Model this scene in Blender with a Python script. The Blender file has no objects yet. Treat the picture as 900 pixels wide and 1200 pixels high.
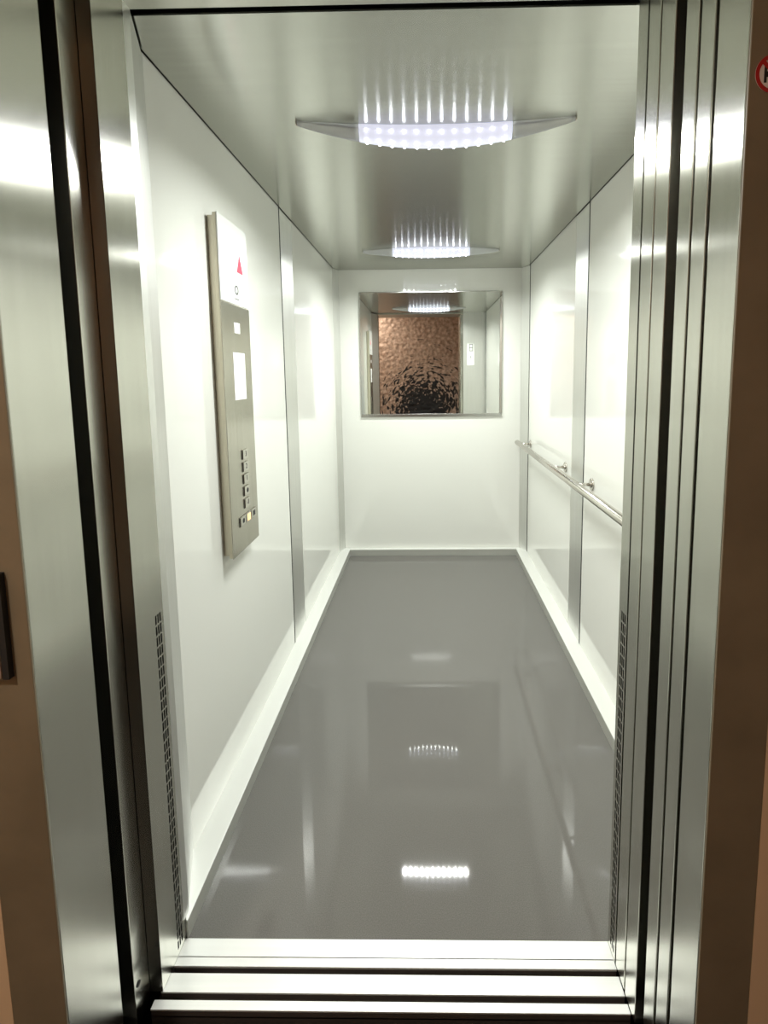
import bpy, bmesh, math, random
from mathutils import Vector, Matrix

random.seed(7)
S = bpy.context.scene
COL = S.collection

# ------------------------------------------------------------------ camera
CAM_Z, YAW, PITCH, ROLL = 1.379, -0.0149, -0.1018, -0.0101
cd = bpy.data.cameras.new('camera')
cam = bpy.data.objects.new('camera', cd)
COL.objects.link(cam)
cd.sensor_fit = 'AUTO'
cd.sensor_width = 36.0
cd.lens = 560.0 / 1200.0 * 36.0
cd.shift_x = (450.0 - 492.0) / 1200.0
cd.shift_y = (496.8 - 600.0) / 1200.0
cd.clip_start = 0.02
fw = Vector((math.sin(YAW) * math.cos(PITCH), math.cos(YAW) * math.cos(PITCH), math.sin(PITCH)))
rt = Vector((math.cos(YAW), -math.sin(YAW), 0))
up = rt.cross(fw)
c_, s_ = math.cos(ROLL), math.sin(ROLL)
r2 = c_ * rt + s_ * up
u2 = -s_ * rt + c_ * up
cam.matrix_world = Matrix(((r2.x, u2.x, -fw.x, 0), (r2.y, u2.y, -fw.y, 0), (r2.z, u2.z, -fw.z, CAM_Z), (0, 0, 0, 1)))
S.camera = cam

# ------------------------------------------------------------------ world, view
w = bpy.data.worlds.new('world')
S.world = w
w.use_nodes = True
w.node_tree.nodes['Background'].inputs[0].default_value = (0.02, 0.017, 0.014, 1)
w.node_tree.nodes['Background'].inputs[1].default_value = 0.3
S.view_settings.view_transform = 'Standard'
S.view_settings.look = 'None'
S.view_settings.exposure = 0.0
S.view_settings.gamma = 1.0
S.view_settings.use_curve_mapping = False
LED_WATT = 1.6      # each of the twelve strips of each ceiling light
LED_SPREAD = 164     # beam of the strips, degrees
BEAD = 20.0           # glow of each little LED lens
HALL_FILL_WATT = 20.0      # added unseen fill lamp on the landing ceiling, behind the camera
S.cycles.max_bounces = 14
S.cycles.glossy_bounces = 8
S.cycles.diffuse_bounces = 8
S.cycles.transmission_bounces = 8
S.cycles.caustics_reflective = True
S.cycles.blur_glossy = 0.5
S.cycles.sample_clamp_indirect = 6.0

# ------------------------------------------------------------------ materials
def newmat(name):
    m = bpy.data.materials.new(name)
    m.use_nodes = True
    nt = m.node_tree
    return m, nt, nt.nodes['Principled BSDF']

def plain(name, col, rough=0.5, metal=0.0, spec=0.5, coat=0.0):
    m, nt, b = newmat(name)
    b.inputs['Base Color'].default_value = (*col, 1)
    b.inputs['Roughness'].default_value = rough
    b.inputs['Metallic'].default_value = metal
    b.inputs['Specular IOR Level'].default_value = spec
    b.inputs['Coat Weight'].default_value = coat
    b.inputs['Coat Roughness'].default_value = 0.05
    return m

def emit(name, col, strength):
    m, nt, b = newmat(name)
    b.inputs['Base Color'].default_value = (*col, 1)
    b.inputs['Emission Color'].default_value = (*col, 1)
    b.inputs['Emission Strength'].default_value = strength
    return m

def noise_col(nt, b, c1, c2, scale, detail=4, stretch=(1, 1, 1), lo=0.35, hi=0.65):
    tc = nt.nodes.new('ShaderNodeTexCoord')
    mp = nt.nodes.new('ShaderNodeMapping')
    mp.inputs['Scale'].default_value = stretch
    n = nt.nodes.new('ShaderNodeTexNoise')
    n.inputs['Scale'].default_value = scale
    n.inputs['Detail'].default_value = detail
    r = nt.nodes.new('ShaderNodeValToRGB')
    r.color_ramp.elements[0].position = lo
    r.color_ramp.elements[1].position = hi
    r.color_ramp.elements[0].color = (*c1, 1)
    r.color_ramp.elements[1].color = (*c2, 1)
    nt.links.new(tc.outputs['Object'], mp.inputs[0])
    nt.links.new(mp.outputs[0], n.inputs[0])
    nt.links.new(n.outputs[0], r.inputs[0])
    nt.links.new(r.outputs[0], b.inputs['Base Color'])
    return n, r

def brushed(name, c1, c2, rough, aniso, grain, stretch, axis_rot=0.0):
    """brushed metal: the grain runs along the axis 'grain' (X, Y or Z)"""
    m, nt, b = newmat(name)
    b.inputs['Metallic'].default_value = 1.0
    b.inputs['Roughness'].default_value = rough
    noise_col(nt, b, c1, c2, 60, 3, stretch, 0.3, 0.7)
    if aniso > 0:
        b.inputs['Anisotropic'].default_value = aniso
        b.inputs['Anisotropic Rotation'].default_value = axis_rot
        v = nt.nodes.new('ShaderNodeCombineXYZ')
        v.inputs[{'X': 0, 'Y': 1, 'Z': 2}[grain]].default_value = 1.0
        nt.links.new(v.outputs[0], b.inputs['Tangent'])
    return m

M = {}
M['laminate'] = plain('white_laminate', (0.80, 0.81, 0.765), 0.07, 0, 0.5, 0.3)
M['ceiling_steel'] = brushed('ceiling_steel', (0.535, 0.54, 0.495), (0.565, 0.568, 0.52), 0.25, 0.88, 'X', (0.05, 1, 1), 0.25)
M['strip_steel'] = brushed('strip_steel', (0.77, 0.775, 0.75), (0.81, 0.815, 0.79), 0.42, 0.5, 'Z', (1, 1, 0.05), 0.25)
M['jamb_steel'] = brushed('jamb_steel', (0.53, 0.525, 0.47), (0.56, 0.555, 0.50), 0.20, 0.9, 'Z', (1, 1, 0.04), 0.25)
M['header_steel'] = brushed('header_steel', (0.53, 0.525, 0.47), (0.56, 0.555, 0.50), 0.3, 0.6, 'X', (0.04, 1, 1), 0.25)
M['panel_steel'] = brushed('panel_steel', (0.52, 0.50, 0.43), (0.58, 0.56, 0.49), 0.26, 0.5, 'Z', (1, 1, 0.05), 0.25)
M['edge_steel'] = brushed('edge_steel', (0.60, 0.56, 0.45), (0.66, 0.62, 0.51), 0.36, 0.4, 'Z', (1, 1, 0.05), 0.25)
M['rail_steel'] = brushed('rail_steel', (0.60, 0.57, 0.52), (0.68, 0.65, 0.60), 0.22, 0.3, 'Y', (1, 0.05, 1))
M['aluminium'] = plain('skirting_lit_metal', (0.82, 0.83, 0.80), 0.34, 0.3)
M['skirting_shaded'] = plain('skirting_shaded_metal', (0.58, 0.59, 0.55), 0.32, 0.45)
M['sill_alu'] = brushed('sill_aluminium', (0.86, 0.87, 0.85), (0.93, 0.94, 0.92), 0.42, 0.0, 'X', (0.03, 1, 1))
M['sill_alu'].node_tree.nodes['Principled BSDF'].inputs['Metallic'].default_value = 0.5
M['groove'] = plain('groove_dark', (0.11, 0.095, 0.085), 0.5, 0.3)
M['black'] = plain('shaft_black', (0.012, 0.011, 0.012), 0.8)
M['gap_dark'] = plain('gap_dark', (0.02, 0.02, 0.02), 0.7)
M['clear'] = None
M['mirror'] = plain('mirror_glass', (0.86, 0.88, 0.85), 0.0, 1.0)
M['mirror_edge'] = plain('mirror_edge', (0.62, 0.63, 0.60), 0.25, 1.0)
M['button'] = plain('button_steel', (0.62, 0.60, 0.54), 0.22, 1.0)
M['button_edge'] = plain('button_dark_rim', (0.05, 0.047, 0.04), 0.5)
M['ink'] = plain('ink_black', (0.02, 0.02, 0.02), 0.5)
M['white_plate'] = plain('white_plate', (0.88, 0.88, 0.86), 0.35)
M['red_print'] = plain('red_print', (0.80, 0.06, 0.11), 0.5, 0, 0.3)
M['sign_red'] = plain('sign_red', (0.42, 0.02, 0.02), 0.45)
M['sign_white'] = plain('sign_white', (0.75, 0.70, 0.66), 0.5)
M['grey_print'] = plain('grey_print', (0.2, 0.21, 0.21), 0.5)
M['display'] = plain('display_glass', (0.74, 0.76, 0.74), 0.2, 0, 0.5, 0.0)
M['amber'] = emit('amber_button', (1.0, 0.62, 0.30), 0.9)
M['led'] = emit('led_lens', (0.86, 0.88, 1.0), BEAD)
M['diffuser'] = emit('lit_diffuser', (0.78, 0.80, 0.96), 0.68)
M['hall_fill'] = emit('hall_fill', (1.0, 0.72, 0.46), 2.0)
M['tan'] = plain('tan_plaster', (0.74, 0.55, 0.36), 0.8)
M['call_plate'] = plain('call_plate', (0.36, 0.27, 0.19), 0.45)
M['hall_floor'] = plain('hall_floor', (0.045, 0.04, 0.036), 0.5)
M['hall_ceiling'] = plain('hall_ceiling', (0.55, 0.47, 0.40), 0.8)
M['roof_dark'] = plain('roof_dark', (0.03, 0.03, 0.03), 0.8)

m, nt, b = newmat('brown_painted_steel')
noise_col(nt, b, (0.20, 0.163, 0.106), (0.24, 0.195, 0.128), 9, 4)
b.inputs['Roughness'].default_value = 0.55
M['brown'] = m

m, nt, b = newmat('grey_speckled_rubber')
n, r = noise_col(nt, b, (0.128, 0.124, 0.115), (0.185, 0.179, 0.167), 420, 2, (1, 1, 1), 0.3, 0.72)
b.inputs['Roughness'].default_value = 0.16
b.inputs['Specular IOR Level'].default_value = 0.40
n2 = nt.nodes.new('ShaderNodeTexNoise')
n2.inputs['Scale'].default_value = 3.0
n2.inputs['Detail'].default_value = 3
mr = nt.nodes.new('ShaderNodeMapRange')
mr.inputs['To Min'].default_value = 0.026
mr.inputs['To Max'].default_value = 0.045
nt.links.new(n2.outputs[0], mr.inputs[0])
nt.links.new(mr.outputs[0], b.inputs['Roughness'])
M['rubber'] = m

m, nt, b = newmat('clear_acrylic')
b.inputs['Base Color'].default_value = (0.93, 0.95, 0.97, 1)
b.inputs['Roughness'].default_value = 0.06
b.inputs['IOR'].default_value = 1.3
b.inputs['Transmission Weight'].default_value = 0.6
M['clear'] = m

# hammered copper with the viewer's dark reflection painted in, densest at one spot
m, nt, b = newmat('hammered_copper')
b.inputs['Metallic'].default_value = 0.2
b.inputs['Roughness'].default_value = 0.58
def N(t, **kw):
    n_ = nt.nodes.new(t)
    for k_, v_ in kw.items():
        setattr(n_, k_, v_)
    return n_
tc = N('ShaderNodeTexCoord')
off = N('ShaderNodeVectorMath', operation='SUBTRACT')
off.inputs[1].default_value = (-0.03, -0.86, 0.84)
nt.links.new(tc.outputs['Object'], off.inputs[0])
ln = N('ShaderNodeVectorMath', operation='LENGTH')
nt.links.new(off.outputs[0], ln.inputs[0])
sx = N('ShaderNodeSeparateXYZ')
nt.links.new(off.outputs[0], sx.inputs[0])
at = N('ShaderNodeMath', operation='ARCTAN2')
nt.links.new(sx.outputs['X'], at.inputs[0]); nt.links.new(sx.outputs['Z'], at.inputs[1])
am = N('ShaderNodeMath', operation='MULTIPLY'); am.inputs[1].default_value = 6.0
nt.links.new(at.outputs[0], am.inputs[0])
rm = N('ShaderNodeMath', operation='MULTIPLY'); rm.inputs[1].default_value = 26.0
nt.links.new(ln.outputs['Value'], rm.inputs[0])
cb = N('ShaderNodeCombineXYZ')
nt.links.new(rm.outputs[0], cb.inputs[0]); nt.links.new(am.outputs[0], cb.inputs[1])
no = N('ShaderNodeTexNoise')
no.inputs['Scale'].default_value = 1.0
no.inputs['Detail'].default_value = 3
no.inputs['Distortion'].default_value = 0.8
nt.links.new(cb.outputs[0], no.inputs[0])
mr = N('ShaderNodeMapRange')
mr.inputs['From Min'].default_value = 0.08
mr.inputs['From Max'].default_value = 0.92
mr.inputs['To Min'].default_value = 0.70
mr.inputs['To Max'].default_value = 0.31
nt.links.new(ln.outputs['Value'], mr.inputs[0])
su = N('ShaderNodeMath', operation='SUBTRACT')
nt.links.new(no.outputs[0], su.inputs[0]); nt.links.new(mr.outputs[0], su.inputs[1])
vn = N('ShaderNodeTexNoise')
vn.inputs['Scale'].default_value = 22
vn.inputs['Detail'].default_value = 2
nt.links.new(tc.outputs['Object'], vn.inputs[0])
vr = N('ShaderNodeValToRGB')
vr.color_ramp.elements[0].position = 0.36
vr.color_ramp.elements[0].color = (0.36, 0.25, 0.19, 1)
vr.color_ramp.elements[1].position = 0.64
vr.color_ramp.elements[1].color = (0.62, 0.455, 0.365, 1)
nt.links.new(vn.outputs[0], vr.inputs[0])
sm = N('ShaderNodeMapRange')
sm.inputs['From Min'].default_value = -0.015
sm.inputs['From Max'].default_value = 0.03
nt.links.new(su.outputs[0], sm.inputs[0])
mx = N('ShaderNodeMix', data_type='RGBA')
nt.links.new(sm.outputs[0], mx.inputs[0])
mx.inputs[6].default_value = (0.013, 0.012, 0.013, 1)
nt.links.new(vr.outputs[0], mx.inputs[7])
nt.links.new(mx.outputs[2], b.inputs['Base Color'])
M['copper'] = m

# ------------------------------------------------------------------ mesh helpers
def bm_box(bm, x0, x1, y0, y1, z0, z1):
    vs = [bm.verts.new((x, y, z)) for z in (z0, z1) for y in (y0, y1) for x in (x0, x1)]
    for f in ((0, 2, 3, 1), (4, 5, 7, 6), (0, 1, 5, 4), (2, 6, 7, 3), (0, 4, 6, 2), (1, 3, 7, 5)):
        bm.faces.new([vs[i] for i in f])
    return vs

def bm_prism(bm, pts, z0, z1):
    """vertical prism over a plan outline"""
    lo = [bm.verts.new((x, y, z0)) for x, y in pts]
    hi = [bm.verts.new((x, y, z1)) for x, y in pts]
    n = len(pts)
    bm.faces.new(list(reversed(lo)))
    bm.faces.new(hi)
    for i in range(n):
        j = (i + 1) % n
        bm.faces.new((lo[i], lo[j], hi[j], hi[i]))

def bm_cyl(bm, p0, p1, r0, r1=None, seg=20, cap=True):
    p0, p1 = Vector(p0), Vector(p1)
    r1 = r0 if r1 is None else r1
    d = (p1 - p0).normalized()
    a = d.orthogonal().normalized()
    c = d.cross(a)
    A, B = [], []
    for i in range(seg):
        t = 2 * math.pi * i / seg
        o = math.cos(t) * a + math.sin(t) * c
        A.append(bm.verts.new(p0 + r0 * o))
        B.append(bm.verts.new(p1 + r1 * o))
    for i in range(seg):
        j = (i + 1) % seg
        f = bm.faces.new((A[i], A[j], B[j], B[i]))
        f.smooth = True
    if cap:
        bm.faces.new(list(reversed(A)))
        bm.faces.new(B)

def bevel(bm, w, seg=2):
    bmesh.ops.bevel(bm, geom=list(bm.edges), offset=w, segments=seg, profile=0.6, affect='EDGES')

def obj(name, bm, mat, parent=None):
    bmesh.ops.recalc_face_normals(bm, faces=bm.faces)
    me = bpy.data.meshes.new(name)
    bm.to_mesh(me)
    bm.free()
    if mat is not None:
        me.materials.append(mat)
    o = bpy.data.objects.new(name, me)
    COL.objects.link(o)
    if parent is not None:
        o.parent = parent
        o.matrix_parent_inverse = Matrix.Translation(-parent.location)
    return o

def box(name, x0, x1, y0, y1, z0, z1, mat, parent=None, bev=0.0):
    bm = bmesh.new()
    bm_box(bm, x0, x1, y0, y1, z0, z1)
    if bev:
        bevel(bm, bev)
    return obj(name, bm, mat, parent)

def prism(name, pts, z0, z1, mat, parent=None, bev=0.0):
    bm = bmesh.new()
    bm_prism(bm, pts, z0, z1)
    if bev:
        bevel(bm, bev)
    return obj(name, bm, mat, parent)

def root(name, loc=(0, 0, 0)):
    o = bpy.data.objects.new(name, None)
    o.empty_display_size = 0.05
    o.location = loc
    COL.objects.link(o)
    return o

def tag(o, label, cat=None, group=None, kind=None):
    o['label'] = label
    if cat: o['category'] = cat
    if group: o['group'] = group
    if kind: o['kind'] = kind
    return o

def struct(o, label, cat):
    return tag(o, label, cat, kind='structure')

def copy_part(src, parent, loc=None):
    c = src.copy()
    COL.objects.link(c)
    c.parent = parent
    c.matrix_parent_inverse = src.matrix_parent_inverse.copy()
    if loc is not None:
        c.location = loc
    return c

def text_mesh(name, body, size, mat, parent, mw, ext=0.0004):
    cu = bpy.data.curves.new(name, 'FONT')
    cu.body = body
    cu.size = size
    cu.extrude = ext
    cu.align_x = 'CENTER'
    cu.align_y = 'CENTER'
    t = bpy.data.objects.new(name, cu)
    COL.objects.link(t)
    dg = bpy.context.evaluated_depsgraph_get()
    me = bpy.data.meshes.new_from_object(t.evaluated_get(dg))
    bpy.data.objects.remove(t)
    me.transform(mw)
    me.materials.clear()
    me.materials.append(mat)
    o = bpy.data.objects.new(name, me)
    COL.objects.link(o)
    if parent is not None:
        o.parent = parent
        o.matrix_parent_inverse = Matrix.Translation(-parent.location)
    return o

# ------------------------------------------------------------------ lift car shell
XL, XR, YB, H = -0.670, 0.744, 3.584, 2.150
YF = 1.10           # inner face of the car front
SK, SH = 0.070, 0.049   # skirting depth and height

# floor
fl = box('floor', XL, XR, 1.038, YB, -0.03, 0.0, M['rubber'])
struct(fl, 'dark grey speckled rubber floor of the lift car, glossy', 'floor')

# ceiling: one brushed steel sheet with a shadow gap round it, under the car roof
ce = box('ceiling', XL + 0.005, XR - 0.005, 1.098, YB - 0.003, H, H + 0.004, M['ceiling_steel'])
struct(ce, 'brushed steel ceiling sheet of the lift car', 'ceiling')
rf = box('trim_1', XL - 0.10, XR + 0.10, 1.06, YB + 0.10, H + 0.03, H + 0.06, M['roof_dark'])
struct(rf, 'dark car roof above the steel ceiling sheet, seen only in its gap', 'roof')

# left wall
wl = box('wall_left', XL - 0.07, XL - 0.009, 1.21, YB + 0.06, 0.0, H + 0.03, M['gap_dark'])
struct(wl, 'left side wall of glossy white panels with steel strips', 'wall')
box('wall_panel', XL - 0.009, XL, 1.21, 2.258, 0.0, H, M['laminate'], wl, 0.001)
p = box('seam_strip', XL - 0.009, XL - 0.0005, 2.273, 2.47, 0.0, H - 0.003, M['strip_steel'], wl)
tag(p, 'brushed steel strip between the white panels')
box('wall_panel', XL - 0.009, XL, 2.4715, 3.508, 0.0, H, M['laminate'], wl, 0.001)
p = box('seam_gap_line', XL - 0.009, XL - 0.0003, 2.2585, 2.2728, 0.0, H - 0.001, M['gap_dark'], wl)  # dark line filling the gap beside the steel strip
tag(p, 'dark line filling the gap along the strip')
p = prism('corner_strip', [(XL, 3.510), (-0.640, YB), (XL - 0.009, YB), (XL - 0.009, 3.510)], 0.0, H - 0.002, M['strip_steel'], wl)
tag(p, 'brushed steel strip in the back corner')
p = prism('front_return', [(-0.607, 1.0345), (-0.607, 1.06), (XL + 0.001, 1.210), (XL - 0.03, 1.210), (XL - 0.03, 1.0345)], 0.0, H - 0.012, M['strip_steel'], wl)
tag(p, 'pale steel return beside the doorway')

# right wall
wr = box('wall_right', XR + 0.009, XR + 0.07, 1.10, YB + 0.06, 0.0, H + 0.03, M['gap_dark'])
struct(wr, 'right side wall of glossy white panels with steel strips', 'wall')
box('wall_panel', XR, XR + 0.009, 1.15, 2.246, 0.0, H, M['laminate'], wr, 0.001)
p = box('seam_strip', XR + 0.0005, XR + 0.009, 2.261, 2.445, 0.0, H - 0.003, M['strip_steel'], wr)
tag(p, 'brushed steel strip between the white panels')
box('wall_panel', XR, XR + 0.009, 2.4465, 3.482, 0.0, H, M['laminate'], wr, 0.001)
for y0, y1 in ((2.2465, 2.2608), (3.4825, 3.5078)):
    p = box('seam_gap_line', XR + 0.0003, XR + 0.009, y0, y1, 0.0, H - 0.001, M['gap_dark'], wr)
    tag(p, 'dark line filling the gap along the strip')
p = prism('corner_strip', [(XR + 0.009, 3.508), (XR + 0.009, YB), (0.700, YB), (XR, 3.508)], 0.0, H - 0.002, M['strip_steel'], wr)
tag(p, 'brushed steel strip in the back corner')

# back wall
wb = box('wall_back', XL - 0.07, XR + 0.07, YB + 0.009, YB + 0.06, 0.0, H + 0.03, M['gap_dark'])
struct(wb, 'back wall of the lift car, one white panel', 'wall')
box('wall_panel', -0.640, 0.700, YB, YB + 0.009, 0.0, H, M['laminate'], wb, 0.001)

# front return wall (seen in the mirror) right of the doorway
wf = box('wall_front', 0.464, XR + 0.07, 1.055, YF, 0.0, H + 0.03, M['strip_steel'])
struct(wf, 'brushed steel front wall of the car right of the doorway, seen in the mirror', 'wall')

# skirting: one metal, its lit ledge and shaded face painted as two tones
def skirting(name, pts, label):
    """face in a shaded tone under a ledge in a lit tone, one metal"""
    o = prism(name, pts, 0.0, SH - 0.004, M['skirting_shaded'])
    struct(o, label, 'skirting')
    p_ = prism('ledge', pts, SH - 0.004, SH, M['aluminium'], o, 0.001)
    tag(p_, 'ledge in the painted lit tone of the skirting metal')
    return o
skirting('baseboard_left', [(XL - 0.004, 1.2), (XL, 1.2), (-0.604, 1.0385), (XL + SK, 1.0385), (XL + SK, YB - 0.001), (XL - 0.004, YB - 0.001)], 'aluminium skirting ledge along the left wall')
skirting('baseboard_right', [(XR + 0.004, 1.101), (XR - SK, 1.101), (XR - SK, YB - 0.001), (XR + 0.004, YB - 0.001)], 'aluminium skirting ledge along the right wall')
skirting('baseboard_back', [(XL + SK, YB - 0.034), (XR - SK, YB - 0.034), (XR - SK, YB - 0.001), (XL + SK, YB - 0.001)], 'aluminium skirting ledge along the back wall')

# ------------------------------------------------------------------ doorway: car side
def grille_post(name, xf, depth, y0, y1, slots_y, z_lo, z_hi, n, sgn, label, ztop=2.14):
    """steel post facing the doorway; its face is a sheet pierced by small vent slots.  sgn = +1 faces +x"""
    o = root(name, (xf, y0, 0))
    struct(o, label, 'door post')
    bm = bmesh.new()
    ys = [y0]
    for a, b_ in slots_y:
        ys += [a, b_]
    ys.append(y1)
    zs = [0.002]
    pitch = (z_hi - z_lo) / n
    for k in range(n):
        zs += [z_lo + k * pitch + 0.0045, z_lo + (k + 1) * pitch]
    zs.append(ztop)
    vg = [[bm.verts.new((xf, y, z)) for z in zs] for y in ys]
    for i in range(len(ys) - 1):
        for j in range(len(zs) - 1):
            if i % 2 == 1 and j % 2 == 1:
                continue
            bm.faces.new((vg[i][j], vg[i + 1][j], vg[i + 1][j + 1], vg[i][j + 1]))
    t = 0.002
    # front (towards the landing) and inner end returns of the sheet
    for y, yy in ((y0, y0 + t), (y1 - t, y1)):
        x2 = xf - sgn * depth
        bm_box(bm, min(xf - sgn * 0.0003, x2), max(xf - sgn * 0.0003, x2), y, yy, 0.002, ztop)
    me = obj('steel_sheet', bm, M['jamb_steel'], o)
    tag(me, 'steel face pierced low down by small vent slots')
    x2 = xf - sgn * 0.012
    x3 = xf - sgn * (depth - 0.001)
    bk = box('vent_backing', min(x2, x3), max(x2, x3), y0 + 0.003, y1 - 0.003, 0.004, ztop - 0.01, M['gap_dark'], o)
    return o

sl = [(1.001, 1.0065), (1.0095, 1.015), (1.018, 1.0235)]
grille_post('trim_2', -0.606, 0.028, 0.934, 1.034, sl, 0.012, 0.853, 33, 1,
            'brushed steel car door post on the left, vent slots low on its edge')
sr = [(1.000, 1.0055), (1.0085, 1.014), (1.017, 1.0225)]
grille_post('trim_3', 0.430, 0.034, 0.994, 1.036, sr, 0.012, 0.853, 33, -1,
            'narrow brushed steel car door post on the right, vent slots on its edge')

# strip of the car strike jamb set back behind the left post
t4 = box('trim_4', -0.700, -0.635, 0.884, 0.9338, -0.02, 2.14, M['jamb_steel'], None, 0.0015)
struct(t4, 'narrow steel strike strip between two dark gaps, left of the doorway', 'door post')
# small dark keyhole scratch low on the strip
bm = bmesh.new()
bm_cyl(bm, (-0.6349, 0.897, 0.075), (-0.6335, 0.897, 0.075), 0.006, seg=12)
k = obj('door_stop', bm, M['gap_dark'], t4)
tag(k, 'small dark stop low on the strip')

# telescopic car door, parked to the right
d1 = root('door_1', (0.43, 0.93, 0))
struct(d1, 'two steel car door leaves parked on the right, only their edges showing', 'door')
for y0, y1 in ((0.887, 0.937), (0.942, 0.989)):
    box('door_panel', 0.430, 0.95, y0, y1, 0.004, 2.14, M['jamb_steel'], d1, 0.0018)

# header over the car doorway
hd = box('trim_5', -0.70, 0.85, 0.885, 1.064, 2.138, 2.30, M['header_steel'], None, 0.002)
struct(hd, 'brushed steel header over the car doorway, black gap behind it', 'door header')
box('trim_6', -0.75, 0.85, 1.058, 1.098, 2.20, 2.24, M['black'])
struct(bpy.data.objects['trim_6'], 'black gap closer between header and steel ceiling', 'trim')

# ------------------------------------------------------------------ sill
si = root('door_sill', (-0.09, 0.97, 0))
tag(si, 'bright aluminium door sill with two dark running grooves below the doorway', 'threshold')
for x0, y0, y1, zt in ((-0.606, 0.981, 1.037, 0.0015), (-0.611, 0.934, 0.969, 0.0), (-0.618, 0.904, 0.921, 0.0)):
    st = box('sill_strip', x0, 0.430, y0, y1, -0.004, zt, M['sill_alu'], si, 0.0008)
    p = box('strip_riser', x0, 0.430, y0 + 0.002, y1 - 0.002, -0.022, -0.004, M['groove'], st)
    p.matrix_parent_inverse = Matrix()
    tag(p, 'dark wall of the groove under the bright strip')
p = box('groove_bed', -0.618, 0.430, 0.906, 1.036, -0.05, -0.019, M['groove'], si)
tag(p, 'dark bed of the grooves')
bm = bmesh.new()
for z in (0.0018,):
    bm_box(bm, -0.604, 0.428, 0.9985, 1.0, 0.0012, 0.0019)
ln = obj('sill_line', bm, M['strip_steel'], si)
tag(ln, 'fine line along the wide strip')

# ------------------------------------------------------------------ landing side
lj = box('trim_7', -0.75, -0.635, 0.7155, 0.846, -0.01, 2.14, M['jamb_steel'], None, 0.002)
struct(lj, 'wide brushed steel landing jamb left of the doorway', 'door post')
rj = box('trim_8', 0.430, 0.55, 0.6855, 0.758, -0.01, 2.14, M['jamb_steel'], None, 0.002)
struct(rj, 'brushed steel landing jamb right of the doorway, outermost of the steel edges', 'door post')
d2 = root('door_2', (0.43, 0.81, 0))
struct(d2, 'two steel landing door leaves parked on the right, only their edges showing', 'door')
for y0, y1 in ((0.767, 0.805), (0.812, 0.851)):
    box('door_panel', 0.430, 1.0, y0, y1, 0.004, 2.14, M['jamb_steel'], d2, 0.0018)
lh = box('trim_9', -0.75, 1.0, 0.7155, 0.852, 2.14, 2.32, M['header_steel'], None, 0.002)
struct(lh, 'brushed steel landing header over the doorway', 'door header')

# brown architrave
for nm, x0, x1, z0, z1, lab in (
        ('trim_10', -0.728, -0.6345, 0.0, 2.25, 'brown painted door surround left of the steel jamb'),
        ('trim_11', 0.4305, 0.513, 0.0, 2.25, 'brown painted door surround right of the steel jamb'),
        ('trim_12', -0.728, 0.4300, 2.14, 2.25, 'brown painted door surround over the doorway')):
    y1 = 0.7152 if nm != 'trim_11' else 0.6852
    o = box(nm, x0, x1, y1 - 0.0035, y1, z0, z1, M['brown'], None, 0.001)
    struct(o, lab, 'door surround')

# landing walls, floor and ceiling
bm = bmesh.new()
bm_box(bm, -1.9, -0.7285, 0.712, 0.84, 0.0, 2.6)
bm_box(bm, 0.5135, 1.9, 0.682, 0.764, 0.0, 2.6)
bm_box(bm, -0.7285, 0.5135, 0.71, 0.84, 2.33, 2.6)
o = obj('wall_landing', bm, M['tan'])
struct(o, 'tan plaster landing wall beyond the brown door surround', 'wall')
for nm, x0, x1 in (('wall_landing_left', -2.0, -1.9), ('wall_landing_right', 1.9, 2.0)):
    o = box(nm, x0, x1, -1.1, 0.9, 0.0, 2.6, M['tan'])
    struct(o, 'tan plaster end wall of the landing', 'wall')
o = box('wall_landing_back', -2.0, 2.0, -1.1, -1.001, 0.0, 2.6, M['tan'])
struct(o, 'tan plaster landing wall behind the copper sheet, facing the doorway', 'wall')
o = box('floor_landing', -2.0, 2.0, -1.1, 0.868, -0.06, -0.012, M['hall_floor'])
struct(o, 'dark landing floor in front of the doorway', 'floor')
o = box('ceiling_landing', -2.0, 2.0, -1.1, 0.9, 2.6, 2.7, M['hall_ceiling'])
struct(o, 'pale landing ceiling', 'ceiling')
# the shaft round the doorway is dark
sh = root('trim_13', (0, 0.87, -0.4))
struct(sh, 'black lift shaft in the gaps around the doorway', 'shaft')
box('shaft_pit', -1.2, 1.2, 0.84, 1.6, -0.42, -0.40, M['black'], sh)
box('shaft_side', -1.21, -1.20, 0.84, 1.6, -0.42, 2.6, M['black'], sh)
box('shaft_side', 1.20, 1.21, 0.84, 1.6, -0.42, 2.6, M['black'], sh)
box('shaft_back', -1.2, XL - 0.075, 1.3, 1.31, -0.42, 2.6, M['black'], sh)
box('shaft_back', XR + 0.075, 1.2, 1.3, 1.31, -0.42, 2.6, M['black'], sh)

# ------------------------------------------------------------------ hammered copper sheet opposite the lift, seen in the mirror
bm = bmesh.new()
NX, NZ = 150, 230
PX0, PX1, PZ0, PZ1, PY = -1.0, 1.15, 0.02, 2.5, -0.86
from mathutils import noise as mnoise
gv = []
for i in range(NX + 1):
    row = []
    for j in range(NZ + 1):
        x = PX0 + (PX1 - PX0) * i / NX
        z = PZ0 + (PZ1 - PZ0) * j / NZ
        d = 0.010 * mnoise.noise(Vector((x * 17, z * 17, 3.1))) + 0.004 * mnoise.noise(Vector((x * 38, z * 38, 9.4)))
        row.append(bm.verts.new((x, PY + d, z)))
    gv.append(row)
for i in range(NX):
    for j in range(NZ):
        f = bm.faces.new((gv[i][j], gv[i + 1][j], gv[i + 1][j + 1], gv[i][j + 1]))
        f.smooth = True
bx = [(PX0, PX0 + 0.01), (PX1 - 0.01, PX1)]
for x0, x1 in bx:
    bm_box(bm, x0, x1, -0.99, PY, PZ0, PZ1)
bm_box(bm, PX0, PX1, -0.99, PY - 0.02, PZ1 - 0.01, PZ1)
cp = obj('copper_sheet', bm, M['copper'])
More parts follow.
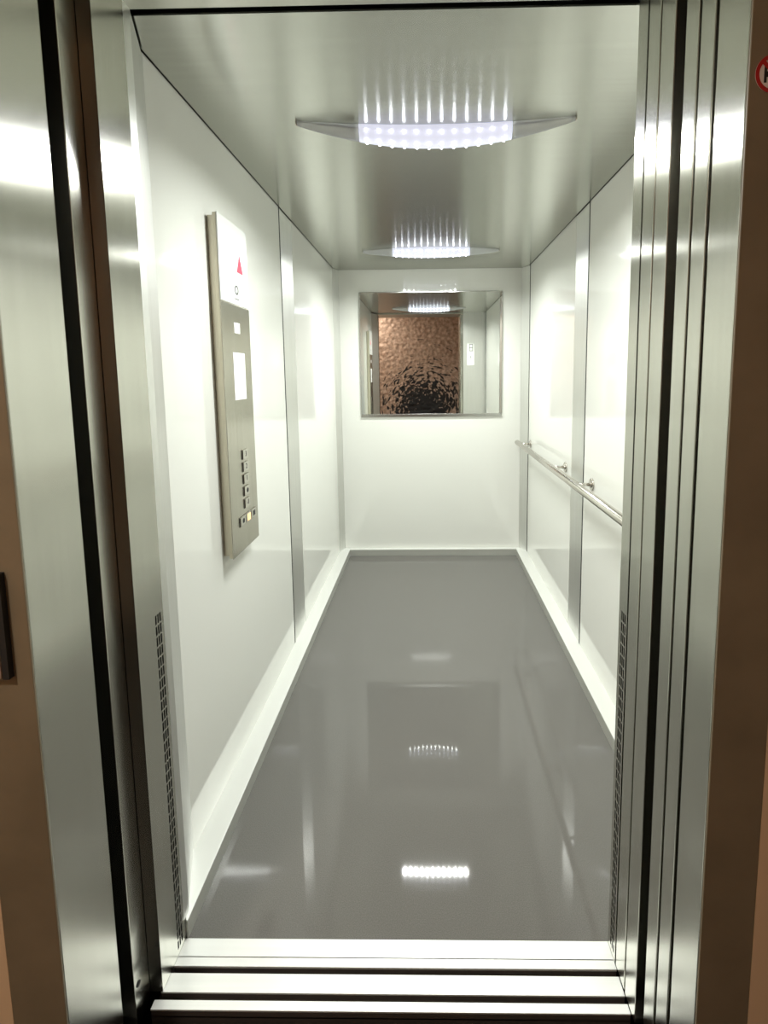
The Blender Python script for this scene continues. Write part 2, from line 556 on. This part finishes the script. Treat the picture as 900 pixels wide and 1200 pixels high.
tag(cp, 'hammered copper wall sheet with a painted dark figure of the viewer, reflected in the mirror', 'wall panel')

# ------------------------------------------------------------------ ceiling lights
CX = 0.034
HALF = 0.421      # half span of the blade, tip to tip
LITH = 0.236      # half width of its glowing middle

def section(u, y_edge, sgn):
    """cross-section of the blade at u = -1..1: flat on the ceiling, round below, thin towards the tips"""
    k = 1 - u * u
    yc = y_edge + sgn * 0.055 * k
    h = 0.012 + 0.046 * k
    t = 0.005 + 0.021 * k
    z0 = H - 0.0006
    return [(yc + t * math.cos(a) , z0 - h * max(0.0, math.sin(a)) ** 0.8) for a in [math.pi * i / 12 for i in range(13)]]

def loft(x0, x1, y_edge, sgn, n):
    bm = bmesh.new()
    rows = []
    for i in range(n + 1):
        x = x0 + (x1 - x0) * i / n
        rows.append([bm.verts.new((x, y, z)) for y, z in section((x - CX) / HALF, y_edge, sgn)])
    m_ = len(rows[0])
    for i in range(n):
        for j in range(m_):
            jj = (j + 1) % m_
            f = bm.faces.new((rows[i][j], rows[i][jj], rows[i + 1][jj], rows[i + 1][j]))
            f.smooth = jj != 0
    bm.faces.new(rows[0])
    bm.faces.new(list(reversed(rows[-1])))
    return bm

def ceiling_light(y_edge, sgn, label):
    r = root('ceiling_light', (CX, y_edge, H))
    tag(r, label, 'light', 'crescent ceiling lights')
    for sx in (-1, 1):
        a, b_ = sorted((CX + sx * (LITH + 0.0004), CX + sx * HALF))
        p_ = obj('clear_wing', loft(a, b_, y_edge, sgn, 12), M['clear'], r)
        tag(p_, 'clear acrylic wing tapering to a thin tip')
        bm = bmesh.new()
        xx = CX + sx * (HALF + 0.003)
        bm_cyl(bm, (xx, y_edge, H - 0.013), (xx, y_edge, H - 0.0004), 0.0035, seg=12)
        obj('tip_pin', bm, M['rail_steel'], r)
    p_ = obj('lit_lens', loft(CX - LITH, CX + LITH, y_edge, sgn, 24), M['diffuser'], r)
    tag(p_, 'glowing middle of the blade')
    first = None
    for i in range(12):
        x = CX - 0.2145 + 0.039 * i
        u = (x - CX) / HALF
        k = 1 - u * u
        sec = section(u, y_edge, sgn)
        for q in (1, 4, 8, 11):
            y, z = sec[q]
            if first is None:
                bm = bmesh.new()
                bmesh.ops.create_icosphere(bm, subdivisions=1, radius=0.0046)
                first = obj('led', bm, M['led'], r)
                first.matrix_parent_inverse = Matrix()
                first.location = (x - CX, y - y_edge, z - H)
                first['label'] = 'small glowing LED'
            else:
                copy_part(first, r, (x - CX, y - y_edge, z - H))
        # the light each column of LEDs throws downwards
        ld = bpy.data.lights.new('led_beam', 'AREA')
        ld.shape = 'RECTANGLE'
        ld.size, ld.size_y = 0.010, 0.026
        ld.energy = LED_WATT
        ld.color = (0.97, 1.0, 0.955)
        ld.spread = math.radians(LED_SPREAD)
        lo = bpy.data.objects.new('led_beam', ld)
        COL.objects.link(lo)
        lo.parent = r
        lo.location = (x - CX, sgn * 0.055 * k, sec[6][1] - 0.008 - H)
    return r

ceiling_light(1.535, 1, 'clear crescent ceiling light with glowing LEDs, nearest the doorway')
ceiling_light(3.065, -1, 'clear crescent ceiling light with glowing LEDs, near the back wall')

# ------------------------------------------------------------------ control panel on the left wall
FX = -0.635
cpn = root('control_panel', (XL, 1.62, 1.33))
tag(cpn, 'tall steel lift control panel with buttons on the left wall', 'control panel')
CY0, CY1, CZ0, CZ1 = 1.500, 1.738, 0.785, 1.882
bx = box('panel_body', XL + 0.0005, FX - 0.012, CY0 + 0.010, CY1 - 0.008, CZ0 + 0.008, CZ1 - 0.008, M['edge_steel'], cpn, 0.002)
bx = box('panel_edge', FX - 0.014, FX - 0.0022, CY0 + 0.002, CY1 - 0.002, CZ0 + 0.002, CZ1 - 0.002, M['edge_steel'], cpn, 0.002)
fp = box('face_plate', FX - 0.003, FX, CY0, CY1, CZ0, 1.617, M['panel_steel'], cpn, 0.001)
gl = box('display_glass', FX - 0.003, FX + 0.001, CY0 + 0.002, CY1 - 0.001, 1.619, CZ1, M['display'], cpn, 0.001)
tag(gl, 'white glossy glass field with a red arrow on top of the panel')
# red arrow head
bm = bmesh.new()
vs = [bm.verts.new((FX + x, y, z)) for x in (0.0011, 0.0016) for y, z in ((1.640, 1.729), (1.692, 1.729), (1.666, 1.793))]
bm.faces.new(vs[:3]); bm.faces.new(vs[3:])
for i in range(3):
    bm.faces.new((vs[i], vs[(i + 1) % 3], vs[3 + (i + 1) % 3], vs[3 + i]))
ar = obj('arrow_mark', bm, M['red_print'], gl)
tag(ar, 'red arrow head pointing up')
# small round symbol and the line of fine print below it
def ring_yz(bm, x, cy, cz, r0, r1, th, seg=24):
    A = [[bm.verts.new((xx, cy + r * math.cos(2 * math.pi * i / seg), cz + r * math.sin(2 * math.pi * i / seg))) for i in range(seg)] for xx, r in ((x, r0), (x + th, r0), (x + th, r1), (x, r1))]
    for k_ in range(4):
        n_ = (k_ + 1) % 4
        for i in range(seg):
            j = (i + 1) % seg
            bm.faces.new((A[k_][i], A[k_][j], A[n_][j], A[n_][i]))
bm = bmesh.new()
ring_yz(bm, FX + 0.0011, 1.630, 1.668, 0.0105, 0.0155, 0.0004)
bm_box(bm, FX + 0.0011, FX + 0.0015, 1.612, 1.648, 1.637, 1.6395)
sy = obj('round_symbol', bm, M['ink'], gl)
tag(sy, 'small grey round symbol')
p = box('indicator_tile', FX, FX + 0.0012, 1.596, 1.643, 1.524, 1.559, M['white_plate'], cpn, 0.0004)
tag(p, 'small white tile')
p = box('notice_label', FX, FX + 0.0008, 1.576, 1.676, 1.302, 1.460, M['white_plate'], cpn)
tag(p, 'white paper label')

def button(y0, z0, glyph, lit=False, wdt=0.044, hgt=0.032):
    rim = box('button_rim', FX - 0.0005, FX + 0.0012, y0 - 0.004, y0 + wdt, z0 - 0.001, z0 + hgt - 0.001, M['button_edge'], cpn)  # dark rim, widest on the near side of the button
    bt = box('button', FX + 0.0005, FX + 0.0045, y0, y0 + wdt, z0, z0 + hgt, M['button'], cpn, 0.001)
    cy, cz = y0 + wdt * 0.56, z0 + hgt * 0.5
    xg = FX + 0.0046
    rot = Matrix(((0, 0, 1, xg), (1, 0, 0, cy), (0, 1, 0, cz), (0, 0, 0, 1)))
    if glyph == 'dot':
        bm = bmesh.new()
        bm_cyl(bm, (xg - 0.0002, cy, cz), (xg + 0.0004, cy, cz), 0.0085, seg=16)
        g = obj('button_mark', bm, M['ink'], bt)
        g.matrix_parent_inverse = Matrix()
    elif glyph == 'square':
        g = box('button_mark', xg - 0.0002, xg + 0.0004, cy - 0.010, cy + 0.010, cz - 0.009, cz + 0.009, M['ink'], bt)
    elif glyph == 'lit':
        g = box('button_mark', xg - 0.0002, xg + 0.0006, cy - 0.014, cy + 0.014, cz - 0.012, cz + 0.011, M['amber'], bt)
        tag(g, 'amber lit field')
    else:
        g = text_mesh('button_mark', glyph, 0.026, M['ink'], bt, rot)
        g.matrix_parent_inverse = Matrix()
    return bt

for z0, gph in ((1.097, '3'), (1.054, '2'), (1.012, '1'), (0.969, 'dot'), (0.926, '-1')):
    button(1.611, z0, gph)
button(1.564, 0.873, 'dot')
button(1.613, 0.873, 'lit')
button(1.663, 0.873, 'square')

# ------------------------------------------------------------------ mirror on the back wall
mi = root('mirror', (0.034, YB, 1.53))
tag(mi, 'rectangular mirror on the white back wall, hammered copper in its reflection', 'mirror')
MX0, MX1, MZ0, MZ1 = -0.489, 0.558, 1.090, 1.980
box('mirror_glass', MX0, MX1, YB - 0.006, YB - 0.001, MZ0, MZ1, M['mirror'], mi)
p = box('lower_rail', MX0 - 0.004, MX1 + 0.004, YB - 0.012, YB - 0.0005, MZ0 - 0.022, MZ0, M['mirror_edge'], mi, 0.001)
tag(p, 'steel rail under the glass')
box('upper_rail', MX0 - 0.003, MX1 + 0.003, YB - 0.009, YB - 0.0005, MZ1, MZ1 + 0.007, M['mirror_edge'], mi, 0.001)
for x0 in (MX0 - 0.006, MX1):
    box('side_rail', x0, x0 + 0.006, YB - 0.009, YB - 0.0005, MZ0, MZ1, M['mirror_edge'], mi, 0.001)

# ------------------------------------------------------------------ handrail on the right wall
hr = root('handrail', (XR, 2.5, 0.88))
tag(hr, 'round steel handrail on three stubs along the right wall', 'handrail')
RX, RZ, RR = 0.664, 0.880, 0.0185
bm = bmesh.new()
ya, yb = 1.30, 3.50
prof = [(ya, 0.0), (ya + 0.001, RR * 0.8), (ya + 0.005, RR), (yb - 0.005, RR), (yb - 0.001, RR * 0.8), (yb, 0.0)]
seg = 28
prev = None
for y, rr in prof:
    if rr == 0:
        cur = [bm.verts.new((RX, y, RZ))]
    else:
        cur = [bm.verts.new((RX + rr * math.cos(2 * math.pi * i / seg), y, RZ + rr * math.sin(2 * math.pi * i / seg))) for i in range(seg)]
    if prev is not None:
        for i in range(seg):
            j = (i + 1) % seg
            if len(prev) == 1:
                bm.faces.new((prev[0], cur[i], cur[j]))
            elif len(cur) == 1:
                bm.faces.new((prev[i], prev[j], cur[0]))
            else:
                f = bm.faces.new((prev[i], prev[j], cur[j], cur[i])); f.smooth = True
    prev = cur
obj('rail_tube', bm, M['rail_steel'], hr)
for y in (2.129, 2.541, 3.41):
    bm = bmesh.new()
    bm_cyl(bm, (XR, y, RZ), (XR - 0.006, y, RZ), 0.029, 0.027, 24)
    ro = obj('rosette', bm, M['rail_steel'], hr)
    bm = bmesh.new()
    bm_cyl(bm, (XR - 0.006, y, RZ), (RX + 0.012, y, RZ), 0.0075, seg=16)
    bm_cyl(bm, (XR - 0.006, y, RZ), (XR - 0.012, y, RZ), 0.0155, 0.0085, 16)
    obj('stub', bm, M['rail_steel'], hr)

# ------------------------------------------------------------------ notice plate on the front wall (mirror only)
npl = root('notice_plate', (0.555, YF, 1.63))
tag(npl, 'small white notice plate on the steel front wall, seen in the mirror', 'sign')
box('plate', 0.512, 0.600, YF + 0.0005, YF + 0.004, 1.495, 1.765, M['white_plate'], npl, 0.001)
bm = bmesh.new()
t = 0.005
for x0, x1, z0, z1 in ((0.538, 0.582, 1.752, 1.758), (0.538, 0.582, 1.672, 1.678), (0.538, 0.543, 1.672, 1.758), (0.577, 0.582, 1.672, 1.758), (0.538, 0.582, 1.712, 1.717)):
    bm_box(bm, x0, x1, YF + 0.0041, YF + 0.0047, z0, z1)
o = obj('pictogram', bm, M['ink'], npl)
tag(o, 'black outlined pictogram')
bm = bmesh.new()
bm_box(bm, 0.548, 0.566, YF + 0.0041, YF + 0.0045, 1.575, 1.579)
bm_box(bm, 0.548, 0.562, YF + 0.0041, YF + 0.0045, 1.560, 1.563)
bm_cyl(bm, (0.556, YF + 0.0041, 1.600), (0.556, YF + 0.0045, 1.600), 0.008, seg=14)
o = obj('fine_print', bm, M['grey_print'], npl)

# ------------------------------------------------------------------ call station on the left brown surround
cs = root('call_station', (-0.70, 0.7117, 1.0))
tag(cs, 'brown lift call plate on the brown surround at the left edge', 'call button')
FY = 0.7117
p = box('call_plate', -0.7275, -0.6745, FY - 0.012, FY - 0.0003, 0.908, 1.076, M['call_plate'], cs, 0.002)
bm = bmesh.new()
bm_cyl(bm, (-0.703, FY - 0.0115, 0.99), (-0.703, FY - 0.016, 0.99), 0.014, 0.013, 20)
obj('call_button', bm, M['button'], cs)
p = box('plate_edge_strip', -0.6743, -0.6640, FY - 0.010, FY - 0.0003, 0.906, 1.079, M['gap_dark'], cs)  # dark strip along the right edge of the plate
tag(p, 'black strip along the plate edge')

# ------------------------------------------------------------------ round prohibition sign on the right brown surround
SY = 0.6815
ns = root('prohibition_sign', (0.462, SY, 1.770))
tag(ns, 'round red and white prohibition sticker on the brown surround, upper right edge', 'sign')
def disc_xz(bm, cx, cz, y, r, th, seg=40):
    bm_cyl(bm, (cx, y, cz), (cx, y - th, cz), r, seg=seg)
SX, SZ, SR = 0.462, 1.770, 0.0245
bm = bmesh.new(); disc_xz(bm, SX, SZ, SY - 0.0003, SR, 0.0006); obj('sticker_disc', bm, M['sign_white'], ns)
bm = bmesh.new()
seg = 40
A = [[bm.verts.new((SX + r_ * math.cos(2 * math.pi * i / seg), y_, SZ + r_ * math.sin(2 * math.pi * i / seg))) for i in range(seg)] for y_, r_ in ((SY - 0.0009, SR), (SY - 0.0014, SR), (SY - 0.0014, SR * 0.80), (SY - 0.0009, SR * 0.80))]
for k_ in range(4):
    for i in range(seg):
        j = (i + 1) % seg
        bm.faces.new((A[k_][i], A[k_][j], A[(k_ + 1) % 4][j], A[(k_ + 1) % 4][i]))
o = obj('red_ring', bm, M['sign_red'], ns); tag(o, 'dark red ring')
bm = bmesh.new()
bm_box(bm, -SR * 0.82, SR * 0.82, -0.0005, 0, -0.0026, 0.0026)
bmesh.ops.rotate(bm, verts=bm.verts, cent=(0, 0, 0), matrix=Matrix.Rotation(math.radians(45), 3, 'Y'))
bmesh.ops.translate(bm, verts=bm.verts, vec=(SX, SY - 0.0012, SZ))
o = obj('red_slash', bm, M['sign_red'], ns); tag(o, 'dark red slash')
bm = bmesh.new()
bm_box(bm, SX - 0.010, SX + 0.014, SY - 0.0012, SY - 0.0009, SZ - 0.004, SZ + 0.003)
bm_box(bm, SX - 0.013, SX - 0.0095, SY - 0.0012, SY - 0.0009, SZ - 0.011, SZ + 0.010)
o = obj('black_pictogram', bm, M['ink'], ns)

# ------------------------------------------------------------------ added unseen fill lamp for the brown surround and copper, behind the camera
hl = root('landing_fill_lamp', (-1.05, -0.35, 2.6))
tag(hl, 'added unseen fill lamp on the landing ceiling, lights the surround and copper', 'light')
bm = bmesh.new(); bm_cyl(bm, (-1.05, -0.35, 2.6), (-1.05, -0.35, 2.565), 0.13, 0.125, 32); obj('fill_housing', bm, M['white_plate'], hl)
bm = bmesh.new(); bm_cyl(bm, (-1.05, -0.35, 2.5649), (-1.05, -0.35, 2.55), 0.115, 0.10, 32); obj('fill_lens', bm, M['hall_fill'], hl)
ld = bpy.data.lights.new('fill_glow', 'AREA')
ld.shape = 'DISK'; ld.size = 0.2; ld.energy = HALL_FILL_WATT; ld.color = (1.0, 0.90, 0.78)
lo = bpy.data.objects.new('fill_glow', ld); COL.objects.link(lo)
lo.parent = hl
lo.location = (0, 0, -0.052)
